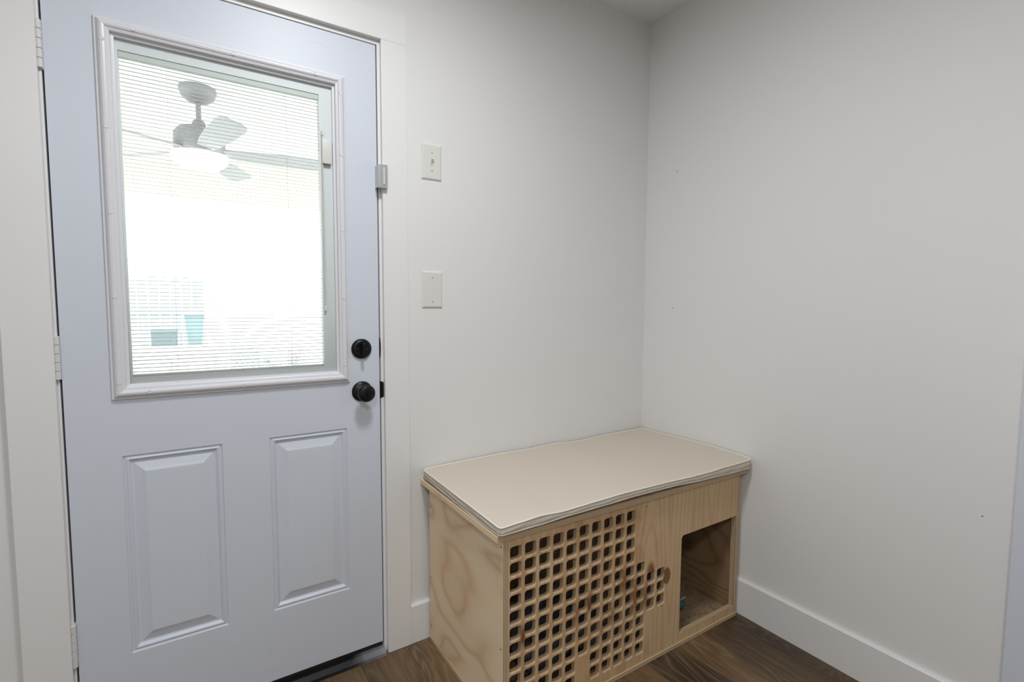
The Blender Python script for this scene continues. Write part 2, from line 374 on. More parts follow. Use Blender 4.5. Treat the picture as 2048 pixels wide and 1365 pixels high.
# casing of the opening in the right wall, at the edge of the picture
struct(MB().bbox(-0.018, 0, -1.386, -1.2966, 0.0005, 2.12, 0.0015).build('trim_4', M_door))
# jamb of the door with its stop and the dark seal behind the door
jb = empty('trim_5', (-1.6787, 0.05, 0)); struct(jb); jo = (-1.6787, 0.05, 0)
MB().box(DR + 0.0045, OPR, 0.0, WT, 0, OPT).build('jamb_leg', M_trim, jb, off=jo)
MB().box(OPL, DL - 0.0045, 0.0, WT, 0, OPT).build('jamb_leg', M_trim, jb, off=jo)
MB().box(DL - 0.0045, DR + 0.0045, 0.0, WT, DT + 0.004, OPT).build('jamb_head', M_trim, jb, off=jo)
for (a, b2) in ((DR - 0.010, DR + 0.0044), (DL - 0.0044, DL + 0.010)):
    MB().box(a, b2, 0.0465, 0.075, 0.02, DT + 0.0035).build('door_stop', M_gap, jb, off=jo)
MB().box(DL - 0.0040, DR + 0.0040, 0.0465, 0.075, DT - 0.010, DT + 0.0038).build('door_stop', M_gap, jb, off=jo)
def strike_plate(z0, z1, x0, x1):
    q = MB(); n = 14; zc, hz = (z0 + z1) / 2, (z1 - z0) / 2; pts = [(x0, z0)]
    for i in range(n + 1):
        a = -math.pi / 2 + math.pi * i / n
        pts.append((x0 + (x1 - x0) * math.cos(a) ** 0.55, zc + hz * math.sin(a)))
    m_ = len(pts)
    q.add([(x, -0.0016, z) for x, z in pts] + [(x, 0.0004, z) for x, z in pts], [tuple(range(m_)), tuple(range(m_, 2 * m_))] + [(i, (i + 1) % m_, m_ + (i + 1) % m_, m_ + i) for i in range(m_)])
    q.box(DR + 0.0030, DR + 0.0044, 0.0, 0.028, z0, z1)
    return q.build('strike_plate', M_black, jb, off=jo)
strike_plate(0.903, 0.959, DR + 0.0015, CI - 0.0003 + 0.0045)
strike_plate(1.040, 1.106, DR + 0.0012, DR + 0.0052)
# threshold
th = MB()
pr = [(-0.026, 0.0003), (-0.024, 0.010), (-0.006, 0.019), (0.060, 0.024), (WT, 0.012), (WT, 0.0003)]
v = [(x, y, z) for x in (DL - 0.0043, DR + 0.0043) for y, z in pr]; n = len(pr)
th.add([(x + 1.6787, y, z) for x, y, z in v], [(i, (i + 1) % n, n + (i + 1) % n, n + i) for i in range(n)] + [tuple(range(n)), tuple(range(n, 2 * n))])
struct(th.build('trim_6', M_thresh, loc=(-1.6787, 0, 0)))

# ------------------------------------------------------------------ the door
DO = (-1.6787, 0.02, DB)
door = empty('door_1', DO); struct(door)
door['label'] = 'pale blue-grey half-glass entry door with blinds between the glass'
TH = 0.0445
PZ0, PZ1 = 0.2651, 0.8129
PANELS = [(-1.9709, -1.7411), (-1.6169, -1.3864)]
LX0, LX1, LZ0, LZ1 = -1.9856, -1.3751, 0.9649, 1.9298
GX0, GX1, GZ0, GZ1 = -1.9462, -1.4130, 1.0024, 1.8930         # clear opening inside the moulding
sl = MB()
PROF = [(0, 0), (0.0025, 0.0045), (0.0045, 0.0045), (0.0105, 0.0015), (0.0125, 0.0025), (0.018, 0.0085), (0.022, 0.009), (0.041, 0.0030), (0.0445, 0.0016), (0.048, 0.0002), (0.051, 0.0)]
for (a, b2) in PANELS:
    sl.ring_sweep(a, b2, PZ0, PZ1, PROF)
    d_ = PROF[-1][0]; sl.add([(a + d_, 0, PZ0 + d_), (b2 - d_, 0, PZ0 + d_), (b2 - d_, 0, PZ1 - d_), (a + d_, 0, PZ1 - d_)], [(0, 1, 2, 3)])
def rect(x0, x1, z0, z1, y=0.0): sl.add([(x0, y, z0), (x1, y, z0), (x1, y, z1), (x0, y, z1)], [(0, 1, 2, 3)])
(a0, a1), (b0, b1) = PANELS
rect(DL, DR, DB, PZ0); rect(DL, a0, PZ0, PZ1); rect(a1, b0, PZ0, PZ1); rect(b1, DR, PZ0, PZ1)
hx0, hx1, hz0, hz1 = LX0 + 0.012, LX1 - 0.012, LZ0 + 0.012, LZ1 - 0.012
rect(DL, DR, PZ1, hz0); rect(DL, hx0, hz0, hz1); rect(hx1, DR, hz0, hz1); rect(DL, DR, hz1, DT)
for y in (TH,):
    rect(DL, DR, DB, hz0, y); rect(DL, hx0, hz0, hz1, y); rect(hx1, DR, hz0, hz1, y); rect(DL, DR, hz1, DT, y)
sl.add([(DL, 0, DB), (DL, TH, DB), (DL, TH, DT), (DL, 0, DT)], [(0, 1, 2, 3)]); sl.add([(DR, 0, DB), (DR, TH, DB), (DR, TH, DT), (DR, 0, DT)], [(0, 1, 2, 3)])
sl.add([(DL, 0, DT), (DR, 0, DT), (DR, TH, DT), (DL, TH, DT)], [(0, 1, 2, 3)]); sl.add([(DL, 0, DB), (DR, 0, DB), (DR, TH, DB), (DL, TH, DB)], [(0, 1, 2, 3)])
sl.ring_sweep(hx0, hx1, hz0, hz1, [(0, 0), (0, TH)])
sl.build('door_slab', M_door, door, off=DO)
MB().box(DL + 0.001, DR - 0.001, 0.004, TH - 0.004, 0.0262, DB + 0.0005).build('door_sweep', M_rubber, door, off=DO)

# moulded frame round the glass
LP = [(0, 0.0), (0, -0.0045), (0.0012, -0.0058), (0.0045, -0.0062), (0.0065, -0.0085), (0.0095, -0.0135), (0.0135, -0.0162), (0.0180, -0.0168), (0.0220, -0.0155),
      (0.0245, -0.0125), (0.0255, -0.0118), (0.0275, -0.0116), (0.0285, -0.0105), (0.0305, -0.0102), (0.0315, -0.0088), (0.0318, -0.0010), (0.0335, 0.0000), (0.0360, 0.0004), (0.0390, 0.0014), (0.0393, 0.0060), (0.0393, 0.0120)]
lf = MB().ring_sweep(LX0, LX1, LZ0, LZ1, LP).build('lite_frame', M_liteframe, door, off=DO)
plugs = [(LX0 + 0.0175, z) for z in (1.872, 1.660, 1.448, 1.234, 1.011)] + [(LX1 - 0.0175, z) for z in (1.872, 1.685, 1.452, 1.238, 1.023)] + \
        [(x, LZ1 - 0.0175) for x in (-1.904, -1.682, -1.465)] + [(x, LZ0 + 0.0175) for x in (-1.904, -1.682, -1.465)]
pm = MB().lathe([(0.0046, 0.002), (0.0046, -0.0008), (0.0040, -0.0013), (0.0022, -0.0009)], (0, 0, 0), 'Y', 14)
p0 = pm.build('screw_plug', M_liteframe, lf, loc=(plugs[0][0] - DO[0], -0.0165 - DO[1], plugs[0][1] - DO[2]))
for x, z in plugs[1:]:
    c = p0.copy(); COL.objects.link(c); c.parent = lf; c.location = (x - DO[0], -0.0165 - DO[1], z - DO[2])

# sealed unit: two panes, the blind's frame, head rail, slats, cords
MB().box(GX0 - 0.004, GX1 + 0.004, 0.0080, 0.0105, GZ0 - 0.004, GZ1 + 0.004).build('glass_pane', M_glass, door, off=DO)
MB().box(GX0 - 0.004, GX1 + 0.004, 0.0360, 0.0385, GZ0 - 0.004, GZ1 + 0.004).build('glass_pane', M_glass, door, off=DO)
BX0, BX1, BZ0, BZ1 = -1.9405, -1.4520, 1.0210, 1.8640
bl = MB(); y0, y1 = 0.0110, 0.0352
bl.box(GX0 - 0.004, BX0, y0, y1, GZ0 - 0.004, GZ1 + 0.004); bl.box(BX1, GX1 + 0.004, y0, y1, GZ0 - 0.004, GZ1 + 0.004)
bl.box(BX0, BX1, y0, y1, BZ1, GZ1 + 0.004); bl.box(BX0, BX1, y0, y1, GZ0 - 0.004, BZ0)
blind = bl.build('blind_frame', M_spacer, door, off=DO)
MB().bbox(BX0 + 0.0003, BX1 - 0.0003, 0.0135, 0.0290, BZ1 - 0.0150, BZ1 - 0.0002, 0.001).build('head_rail', M_headrail, blind, off=DO)
MB().bbox(BX0 + 0.0003, BX1 - 0.0003, 0.0140, 0.0280, BZ0 + 0.0003, BZ0 + 0.0060, 0.0012).build('bottom_rail', M_slat_shaded, blind, off=DO)
sv, sf = [], []; SW = 0.0115; nn = 5; hw = (BX1 - BX0) / 2 - 0.0006
for xs in (-hw, hw):
    for i in range(nn):
        t = i / (nn - 1) - 0.5; sv.append((xs, t * SW, t * SW * 0.14 + 0.0008 * (1 - 4 * t * t)))
for xs in (-hw, hw):
    for i in range(nn):
        t = i / (nn - 1) - 0.5; sv.append((xs, t * SW, t * SW * 0.14 + 0.0008 * (1 - 4 * t * t) - 0.00025))
sf = [(i, i + 1, nn + i + 1, nn + i) for i in range(nn - 1)] + [(2 * nn + i, 2 * nn + i + 1, 3 * nn + i + 1, 3 * nn + i) for i in range(nn - 1)] + [(0, nn, 3 * nn, 2 * nn), (nn - 1, 2 * nn - 1, 4 * nn - 1, 3 * nn - 1)]
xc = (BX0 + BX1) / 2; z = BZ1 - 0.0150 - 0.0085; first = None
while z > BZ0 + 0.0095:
    if first is None: first = mesh_obj('slat', sv, sf, M_slat_shaded, blind); s_ = first
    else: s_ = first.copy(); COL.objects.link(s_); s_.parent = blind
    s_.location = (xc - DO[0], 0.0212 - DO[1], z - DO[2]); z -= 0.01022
for x in (-1.8395, -1.5435):
    for y in (0.0148, 0.0276):
        MB().tube([(x, y, BZ1 - 0.012), (x, y, BZ0 + 0.003)], 0.0005, 6).build('ladder_cord', M_cord, blind, off=DO)
# slide operator on the right of the glass
op = MB().bbox(-1.4465, -1.4190, -0.0040, 0.0078, 1.6545, 1.7260, 0.0035).build('blind_operator', M_ivory, door, off=DO, angle=40)
MB().bbox(-1.4468, -1.4423, 0.0030, 0.0079, 1.212, 1.7395, 0.0012).build('operator_track', M_rod, op, off=DO)
MB().bbox(-1.4472, -1.4420, 0.0005, 0.0079, 1.7400, 1.7560, 0.0012).build('track_end', M_ivory, op, off=DO)
MB().bbox(-1.4478, -1.4418, 0.0000, 0.0079, 1.1975, 1.2140, 0.0012).build('track_end', M_ivory, op, off=DO)

# hinges: painted knuckles
def hinge(zc, h):
    hg = MB().box(DL - 0.0044, DL - 0.0003, -0.0015, 0.030, zc - h / 2, zc + h / 2).build('hinge', M_hinge, door, off=DO)
    n = 5; seg = h / n
    for i in range(n):
        z0 = zc - h / 2 + i * seg + 0.0004; z1 = z0 + seg - 0.0008
        MB().lathe([(0.0050, z0), (0.0062, z0 + 0.0008), (0.0062, z1 - 0.0008), (0.0050, z1)], (DL - 0.0058, -0.0068, 0), 'Z', 16).build('knuckle', M_hinge, hg, off=DO, angle=40)
    return hg
hinge(1.831, 0.112); hinge(1.081, 0.108); hinge(0.333, 0.114)

# deadbolt and knob
db = MB().lathe([(0.0330, 0), (0.0330, -0.004), (0.0315, -0.007), (0.0265, -0.011), (0.0215, -0.0125), (0.0190, -0.012)], (-1.3357, 0, 1.0724), 'Y', 40).build('deadbolt', M_black, door, off=DO, angle=35)
q = MB(); n = 10; pts = [(-0.0045, -0.012), (-0.0045, -0.030)]
tt = MB().bbox(-1.3357 - 0.0042, -1.3357 + 0.0042, -0.036, -0.0115, 1.0724 - 0.0225, 1.0724 + 0.0200, 0.0032).build('thumb_turn', M_black, db, off=DO, angle=50)
for sx_ in (-1, 1):
    MB().lathe([(0.0032, -0.0118), (0.0032, -0.0132), (0.0015, -0.0136)], (-1.3357 + sx_ * 0.0150, 0, 1.0724), 'Y', 12).build('fixing_screw', M_rubber, db, off=DO)
kn = MB().lathe([(0.0335, 0), (0.0335, -0.003), (0.0310, -0.0060), (0.0260, -0.0090), (0.0170, -0.0120), (0.0130, -0.0150)], (-1.3357, 0, 0.9308), 'Y', 40).build('door_knob', M_black, door, off=DO, angle=35)
MB().lathe([(0.0125, -0.0145), (0.0120, -0.0300), (0.0165, -0.0350), (0.0245, -0.0400), (0.0278, -0.0470), (0.0282, -0.0530), (0.0262, -0.0590), (0.0210, -0.0630), (0.0110, -0.0640), (0.0105, -0.0630)],
           (-1.3357, 0, 0.9308), 'Y', 40).build('knob_handle', M_black, kn, off=DO, angle=35)
MB().bbox(-1.3357 - 0.0022, -1.3357 + 0.0022, -0.0685, -0.0628, 0.9308 - 0.0060, 0.9308 + 0.0060, 0.0008).build('lock_button', M_black, kn, off=DO)

# ------------------------------------------------------------------ things on the wall
def wall_plate(name, x0, x1, z0, z1):
    c = ((x0 + x1) / 2, 0, (z0 + z1) / 2); o = empty(name, c); q = MB(); w, h = (x1 - x0) / 2, (z1 - z0) / 2
    pr = [(0, 0.0), (0, -0.0012), (0.0012, -0.0030), (0.0045, -0.0056), (0.0065, -0.0060)]
    q.ring_sweep(-w, w, -h, h, pr); d_ = pr[-1][0]; q.add([(-w + d_, -0.006, -h + d_), (w - d_, -0.006, -h + d_), (w - d_, -0.006, h - d_), (-w + d_, -0.006, h - d_)], [(0, 1, 2, 3)])
    q.build('plate', M_plate, o, merge=True); return o
def plate_screw(o, dx, dz):
    s = MB().lathe([(0.0034, -0.0055), (0.0034, -0.0066), (0.0022, -0.0074)], (dx, 0, dz), 'Y', 14).build('screw', M_screw, o, angle=40)
    MB().box(dx - 0.0026, dx + 0.0026, -0.00765, -0.0070, dz - 0.0004, dz + 0.0004).build('screw_slot', M_hole, s)
ls = wall_plate('light_switch', -1.1204, -1.0450, 1.6530, 1.7760)
tag(ls, 'ivory toggle light switch plate on the wall, above the blank plate', 'light switch')
plate_screw(ls, 0, 0.030); plate_screw(ls, 0, -0.030)
MB().box(-0.0052, 0.0052, -0.0068, -0.0058, -0.0125, 0.0125).build('toggle_collar', M_screw, ls)
q = MB(); q.add([(-.0045, -.006, .008), (.0045, -.006, .008), (.0045, -.006, -.006), (-.0045, -.006, -.006), (-.0034, -.0165, .0125), (.0034, -.0165, .0125), (.0034, -.0180, .0065), (-.0034, -.0180, .0065)],
                [(0, 1, 2, 3), (4, 5, 6, 7), (0, 1, 5, 4), (1, 2, 6, 5), (2, 3, 7, 6), (3, 0, 4, 7)]); q.build('toggle', M_plate, ls)
bp = wall_plate('blank_cover_plate', -1.1217, -1.0440, 1.2075, 1.3370)
tag(bp, 'plain ivory blank cover plate on the wall, below the light switch', 'cover plate')
plate_screw(bp, 0, 0.0415); plate_screw(bp, 0, -0.0415)

# silver entry lock on the edge of the right casing
ga = empty('door_guard', (-1.266, -0.018, 1.633)); go = (-1.266, -0.018, 1.633)
tag(ga, 'small silver door guard lock mounted on the casing beside the door glass', 'door lock')
MB().bbox(-1.2800, -1.2505, -0.0340, -0.0182, 1.5965, 1.6720, 0.0022).build('guard_body', M_silver, ga, off=go)
MB().bbox(-1.2655, -1.2615, -0.0385, -0.0338, 1.6065, 1.6605, 0.0012).build('guard_ridge', M_silver2, ga, off=go)
MB().bbox(-1.2820, -1.2800, -0.0330, -0.0010, 1.5985, 1.6700, 0.0006).build('guard_leaf', M_silver, ga, off=go)

# ------------------------------------------------------------------ plywood crate bench
TA = -0.005
ct, st = math.cos(TA), math.sin(TA)
CO3 = (CXC, CYC, 0)
def cw(x, y): return (x * ct - y * st, x * st + y * ct)
crate = empty('plywood_crate', (*cw(CXC, CYC), 0), TA)
tag(crate, 'pine plywood pet crate bench with a grid of square holes and a side doorway', 'pet crate')
cxl, cxr, cyf, cyb, chh, PT = -1.1099, -0.0309, -0.5395, -0.0341, 0.5785, 0.0172
LT = 0.5955; ZB = 0.0135
def cbuild(mb_, name, mats, **kw): return mb_.build(name, mats, crate, off=CO3, **kw)
# side panels: faces pine, front edge shows the plies
def side_panel(x0, x1, name):
    q = MB(); v = [(x, y, z) for z in (ZB, chh) for y in (cyf, cyb) for x in (x0, x1)]
    inner = 2
    q.add(v, [(0, 2, 3, 1), (4, 5, 7, 6)], 1); q.add(v, [(0, 1, 5, 4)], 1); q.add(v, [(2, 6, 7, 3)], 1)
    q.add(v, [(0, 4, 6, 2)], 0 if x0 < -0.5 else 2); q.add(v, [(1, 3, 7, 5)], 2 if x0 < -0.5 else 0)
    return cbuild(q, name, [M_side, M_plyX, M_inner_shaded])
sp = side_panel(cxl, cxl + PT, 'side_panel'); side_panel(cxr - PT, cxr, 'side_panel')
for (y, z) in ((cyf + 0.012, 0.556), (cyf + 0.012, 0.262), (cyf + 0.012, 0.09), (cyb - 0.010, 0.50), (cyb - 0.010, 0.24), (cyb - 0.010, 0.06)):
    MB().lathe([(0.0026, -0.0004), (0.0026, 0.0004)], (cxl, y, z), 'X', 10).build('nail_head', M_hole, sp, off=CO3)
q = MB().box(cxr - PT - 0.003, cxr - PT, cyf + 0.0006, cyf + 0.0185, 0.045, 0.4045); cbuild(q, 'door_batten', M_plyY)
cbuild(MB().box(cxl + PT, cxr - PT, cyb - 0.012, cyb, ZB, chh), 'back_panel', M_inner_shaded)
q = MB().box(cxl - 0.001, cxr + 0.001, cyf - 0.0030, cyb, 0.0004, ZB - 0.0002)
cbuild(q, 'base_panel', M_plyZ)
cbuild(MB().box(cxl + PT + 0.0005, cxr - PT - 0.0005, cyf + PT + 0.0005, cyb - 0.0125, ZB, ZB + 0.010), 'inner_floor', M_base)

# front panel with the routed holes (a stepped silhouette) and the doorway
def front_panel():
    q = MB(); yf, yb = cyf, cyf + PT; X0, X1 = cxl + PT, cxr - PT
    PX, PZ = 0.0497, 0.04672; c0x, r0z = -1.0684, 0.5335; NC = 13; NR = 11
    hole = set((c, r) for c in range(10) for r in range(11)) - {(5, 9), (5, 10)}
    hole |= {(10, r) for r in range(4, 11)} | {(c, r) for c in (11, 12) for r in (5, 6, 7)}
    xs = [c0x + (c - 0.5) * PX for c in range(NC + 1)]; xs[0] = X0
    zs = [r0z - (r - 0.5) * PZ for r in range(NR + 1)]
    def R2(x0, x1, z0, z1):
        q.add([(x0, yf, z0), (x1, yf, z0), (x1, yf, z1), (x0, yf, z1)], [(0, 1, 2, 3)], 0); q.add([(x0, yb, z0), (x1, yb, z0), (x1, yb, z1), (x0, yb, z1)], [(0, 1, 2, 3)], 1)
    def outline(cx, cz, h, r, n=5):
        pts = []
        for (sx_, sz_, a0_) in ((1, 1, 0), (-1, 1, 90), (-1, -1, 180), (1, -1, 270)):
            for i in range(n):
                a = R(a0_ + 90 * i / (n - 1)); pts.append((cx + sx_ * (h - r) + r * math.cos(a), cz + sz_ * (h - r) + r * math.sin(a)))
        return pts
    for c in range(NC):
        R2(xs[c], xs[c + 1], zs[0], chh); R2(xs[c], xs[c + 1], ZB, zs[NR])
        for r in range(NR):
            x0, x1, z1, z0 = xs[c], xs[c + 1], zs[r], zs[r + 1]
            if (c, r) not in hole: R2(x0, x1, z0, z1); continue
            cx, cz = c0x + c * PX, r0z - r * PZ
            A = outline(cx, cz, 0.0205, 0.0085); B = outline(cx, cz, 0.0195, 0.0078); Cc = outline(cx, cz, 0.0190, 0.0075); n = len(A)
            cor = [(x1, z1), (x0, z1), (x0, z0), (x1, z0)]
            base = len(q.v)
            q.v += [(x, yf, z) for x, z in A] + [(x, yf + 0.0012, z) for x, z in B] + [(x, yf + 0.0035, z) for x, z in Cc] + [(x, yb, z) for x, z in Cc] + [(x, yf, z) for x, z in cor] + [(x, yb, z) for x, z in cor]
            F = []
            for j, mi in ((0, 0), (1, 0), (2, 2)):
                for k_ in range(n): q.f.append((base + j * n + k_, base + j * n + (k_ + 1) % n, base + (j + 1) * n + (k_ + 1) % n, base + (j + 1) * n + k_)); q.i.append(mi)
            for off_, ring, mi in ((4 * n, 0, 0), (4 * n + 4, 3 * n, 1)):
                for s in range(4):
                    for k_ in range(4): q.f.append((base + off_ + s, base + ring + s * 5 + k_, base + ring + s * 5 + k_ + 1)); q.i.append(mi)
                    q.f.append((base + off_ + s, base + ring + s * 5 + 4, base + ring + ((s + 1) % 4) * 5, base + off_ + (s + 1) % 4)); q.i.append(mi)
    OX, OZ0, OZ1, RR = -0.3686, 0.0440, 0.4070, 0.014
    xe = xs[NC]
    R2(xe, OX, ZB, chh); R2(OX, X1, OZ1, chh); R2(OX, X1, ZB, OZ0)
    arc = [(OX + RR - RR * math.cos(R(a)), OZ1 - RR + RR * math.sin(R(a))) for a in range(0, 91, 15)]
    poly = [(OX, OZ1)] + arc[::-1]
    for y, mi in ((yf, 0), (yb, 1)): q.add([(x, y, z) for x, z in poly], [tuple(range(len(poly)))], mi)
    edge = [(X1, OZ1)] + arc[::-1] + [(OX, OZ0), (X1, OZ0)]
    for (xa, za), (xb, zb) in zip(edge, edge[1:]): q.add([(xa, yf, za), (xb, yf, zb), (xb, yb, zb), (xa, yb, za)], [(0, 1, 2, 3)], 2)
    q.add([(X0, yf, chh), (X1, yf, chh), (X1, yb, chh), (X0, yb, chh)], [(0, 1, 2, 3)], 2); q.add([(X0, yf, ZB), (X1, yf, ZB), (X1, yb, ZB), (X0, yb, ZB)], [(0, 1, 2, 3)], 2)
    return cbuild(q, 'front_panel', [M_front, M_inner_shaded, M_plyY])
fp = front_panel()
MB().lathe([(0.0022, -0.0004), (0.0022, 0.0004)], (-0.552, cyf, 0.5545), 'Y', 10).build('nail_head', M_hole, fp, off=CO3)
# lid: pine faces, ply edges
LX_, LXR, LYF, LYB = -1.1322, -0.0062, -0.5444, -0.0085
q = MB(); v = [(x, y - (0.015 if (x > -0.5 and y < -0.3) else 0), z) for z in (chh + 0.0002, LT) for y in (LYF, LYB) for x in (LX_, LXR)]
q.add(v, [(0, 2, 3, 1), (4, 5, 7, 6)], 1); q.add(v, [(0, 1, 5, 4), (2, 6, 7, 3), (1, 3, 7, 5)], 0); q.add(v, [(0, 4, 6, 2)], 1)
cbuild(q, 'lid', [M_plyZ, M_side])

# ------------------------------------------------------------------ cushion
FT = [(-1.1264, .6221), (-1.06, .6255), (-0.997, .6290), (-0.919, .6250), (-0.86, .6265), (-0.79, .6290), (-0.676, .6320), (-0.50, .6310), (-0.36, .6280), (-0.27, .6280), (-0.176, .6315), (0.0, .6320)]
FB = [(-1.1273, .5985), (-1.0, .6010), (-0.896, .6050), (-0.768, .6070), (-0.627, .6105), (-0.472, .6095), (-0.30, .6030), (-0.108, .6000), (0, .6000)]
BT = [(-1.12, .6330), (-0.9275, .6370), (-0.7851, .6385), (-0.6645, .6360), (-0.5521, .6400), (-0.4194, .6320), (-0.2346, .6375), (0.0, .6370)]
def tab(T, x):
    if x <= T[0][0]: return T[0][1]
    for (a, za), (b, zb) in zip(T, T[1:]):
        if x <= b:
            t = (x - a) / (b - a); t = t * t * (3 - 2 * t); return za + (zb - za) * t
    return T[-1][1]
KX0, KX1, KY0, KY1, KR = -1.1275, -0.0095, -0.5500, -0.0150, 0.022
def corner(x, y):
    for cx_, sx_ in ((KX0 + KR, -1), (KX1 - KR, 1)):
        for cy_, sy_ in ((KY0 + KR, -1), (KY1 - KR, 1)):
            r_ = 0.010 if (sx_ < 0 and sy_ < 0) else KR
            ccx = KX0 + r_ if sx_ < 0 else KX1 - r_; ccy = KY0 + r_ if sy_ < 0 else KY1 - r_
            dx, dy = (x - ccx) * sx_, (y - ccy) * sy_
            if dx > 0 and dy > 0:
                m_ = max(dx, dy); l = math.hypot(dx, dy); k_ = m_ / l if l else 1
                return ccx + dx * sx_ * k_, ccy + dy * sy_ * k_
    return x, y
def ease(n, e=0.10):
    out = []
    for i in range(n + 1):
        t = i / n; out.append(0.5 - 0.5 * math.copysign(abs(math.cos(math.pi * t)) ** 0.75, math.cos(math.pi * t)))
    return out
NX, NY = 84, 44; US, VS = ease(NX), ease(NY)
def ztop(x, y):
    t = min(1, max(0, (y - KY0) / (KY1 - KY0))); t = t ** 0.9; return tab(FT, x) * (1 - t) + tab(BT, x) * t + 0.009 * max(0, 1 + (x - KX1) / 0.16) ** 2 * math.sin(math.pi * min(1, t + 0.12))
def zbot(x, y):
    t = min(1, max(0, (y - KY0) / (KY1 - KY0))); fr_ = max(0, 1 - t * 3.2); return 0.5965 + (tab(FB, x) - 0.5965) * fr_ + 0.0115 * max(0, t - 0.25) / 0.75
def skew(p): return (p[0], p[1] - 0.022 * (p[0] - KX0) / (KX1 - KX0) * (KY1 - p[1]) / (KY1 - KY0))
G = [[corner(KX0 + (KX1 - KX0) * u, KY0 + (KY1 - KY0) * w) for u in US] for w in VS]
q = MB(); gv = []
for j in range(NY + 1):
    for i in range(NX + 1):
        x, y = G[j][i]; ys_ = skew((x, y))[1]; d_ = min(x - KX0, KX1 - x, y - KY0, KY1 - y); pf = 1 - math.exp(-max(d_, 0) / 0.010)
        gv.append((x, ys_, ztop(x, y) - 0.0022 + 0.0042 * pf + 0.0012 * math.sin(9 * x + 4 * y) * pf))
W1 = NX + 1
q.add(gv, [(j * W1 + i, j * W1 + i + 1, (j + 1) * W1 + i + 1, (j + 1) * W1 + i) for j in range(NY) for i in range(NX)], 0)
loop = [(0, i) for i in range(NX)] + [(j, NX) for j in range(NY)] + [(NY, i) for i in range(NX, 0, -1)] + [(j, 0) for j in range(NY, 0, -1)]
LPXY = [G[j][i] for j, i in loop]; nl = len(LPXY)
nrm = []
for i in range(nl):
    a, b2 = Vector((*LPXY[i - 1], 0)), Vector((*LPXY[(i + 1) % nl], 0)); t = (b2 - a).normalized(); nrm.append((t.y, -t.x))
sv = []
for s in range(7):
    t = s / 6; bulge = 0.0036 * math.sin(math.pi * t) - 0.0012
    for (x, y), (nx, ny) in zip(LPXY, nrm):
        zt, zb = ztop(x, y) - 0.0022, zbot(x, y); wr_ = 0.0007 * math.sin(55 * x + 31 * y + 6 * t)
        o2 = min(bulge + wr_, 0.0042); sv.append((min(x + nx * o2, -0.0062), skew((x, y))[1] + ny * o2, zt + (zb - zt) * t))
q.add(sv, [(s * nl + i, s * nl + (i + 1) % nl, (s + 1) * nl + (i + 1) % nl, (s + 1) * nl + i) for s in range(6) for i in range(nl)], 1)
bv = [(x, skew((x, y))[1], zbot(x, y)) for row in G for x, y in row]
q.add(bv, [(j * W1 + i, (j + 1) * W1 + i, (j + 1) * W1 + i + 1, j * W1 + i + 1) for j in range(NY) for i in range(NX)], 1)
cushion = empty('bench_cushion', (*cw(CXC, CYC), 0.5965), TA)
tag(cushion, 'thin beige linen bench cushion with piped edges lying on the plywood crate', 'cushion')
KO = (CXC, CYC, 0.5965)
q.build('cover', [M_fabric, M_band], cushion, off=KO, angle=50)
for nm, fz in (('top_piping', lambda x, y: ztop(x, y) - 0.0012), ('bottom_piping', lambda x, y: zbot(x, y) + 0.0016)):
    pts = [(min(x + nx * 0.0006, -0.0085), skew((x, y))[1] + ny * 0.0006, fz(x, y)) for (x, y), (nx, ny) in zip(LPXY, nrm)]
    MB().tube(pts, 0.0023, 8, True).build(nm, M_piping if nm == 'top_piping' else M_band, cushion, off=KO, smooth=True)
MB().tube([(KX0 + 0.0010, KY0 + 0.0010, ztop(KX0, KY0) - 0.003), (KX0 - 0.0002, KY0 - 0.0002, 0.611), (KX0 + 0.0010, KY0 + 0.0010, 0.600)], 0.0009, 6).build('corner_seam', M_band, cushion, off=KO)

# ------------------------------------------------------------------ inside the crate: a grey pet bed and a chewed toy
bed = empty('pet_bed', (*cw(-0.74, -0.27), ZB + 0.0102), TA)
tag(bed, 'crumpled grey pet bed inside the plywood crate, seen through the holes', 'pet bed')
q = MB(); nu, nv_ = 64, 14; vv = []
for i in range(nu):
    a = 2 * math.pi * i / nu; ca, sa = math.cos(a), math.sin(a); sr = (abs(ca) ** 4 + abs(sa) ** 4) ** -0.25
    for j in range(nv_):
        t = 2 * math.pi * j / nv_; rr = 0.034 + 0.008 * math.sin(5 * a + 1) + 0.006 * math.sin(11 * a + 2 * t)
        vv.append(((0.175 * sr + (rr * math.cos(t))) * ca, (0.145 * sr + rr * math.cos(t) * 0.8) * sa, 0.052 + 0.012 * math.sin(3 * a) + rr * max(-0.85, math.sin(t))))
q.add(vv, [(i * nv_ + j, ((i + 1) % nu) * nv_ + j, ((i + 1) % nu) * nv_ + (j + 1) % nv_, i * nv_ + (j + 1) % nv_) for i in range(nu) for j in range(nv_)])
zmin = min(p[2] for p in q.v); q.v = [(x, y, z - zmin) for x, y, z in q.v]
q.build('bolster', M_bed, bed, smooth=True)
q = MB(); gg = 18; vv = []
for j in range(gg + 1):
    for i in range(gg + 1):
        x, y = (i / gg - 0.5) * 0.36, (j / gg - 0.5) * 0.29; vv.append((x, y, 0.034 + 0.012 * math.sin(21 * x) * math.cos(26 * y) + 0.006 * math.sin(60 * x + 40 * y)))
q.add(vv, [(j * (gg + 1) + i, j * (gg + 1) + i + 1, (j + 1) * (gg + 1) + i + 1, (j + 1) * (gg + 1) + i) for j in range(gg) for i in range(gg)])
q.add([(x, y, 0.0003) for x, y, z in vv], [(j * (gg + 1) + i, j * (gg + 1) + i + 1, (j + 1) * (gg + 1) + i + 1, (j + 1) * (gg + 1) + i) for j in range(gg) for i in range(gg)])
q.build('pad', M_bed, bed, smooth=True)
toy = empty('chew_toy', (*cw(-0.215, -0.420), ZB + 0.0102), TA)
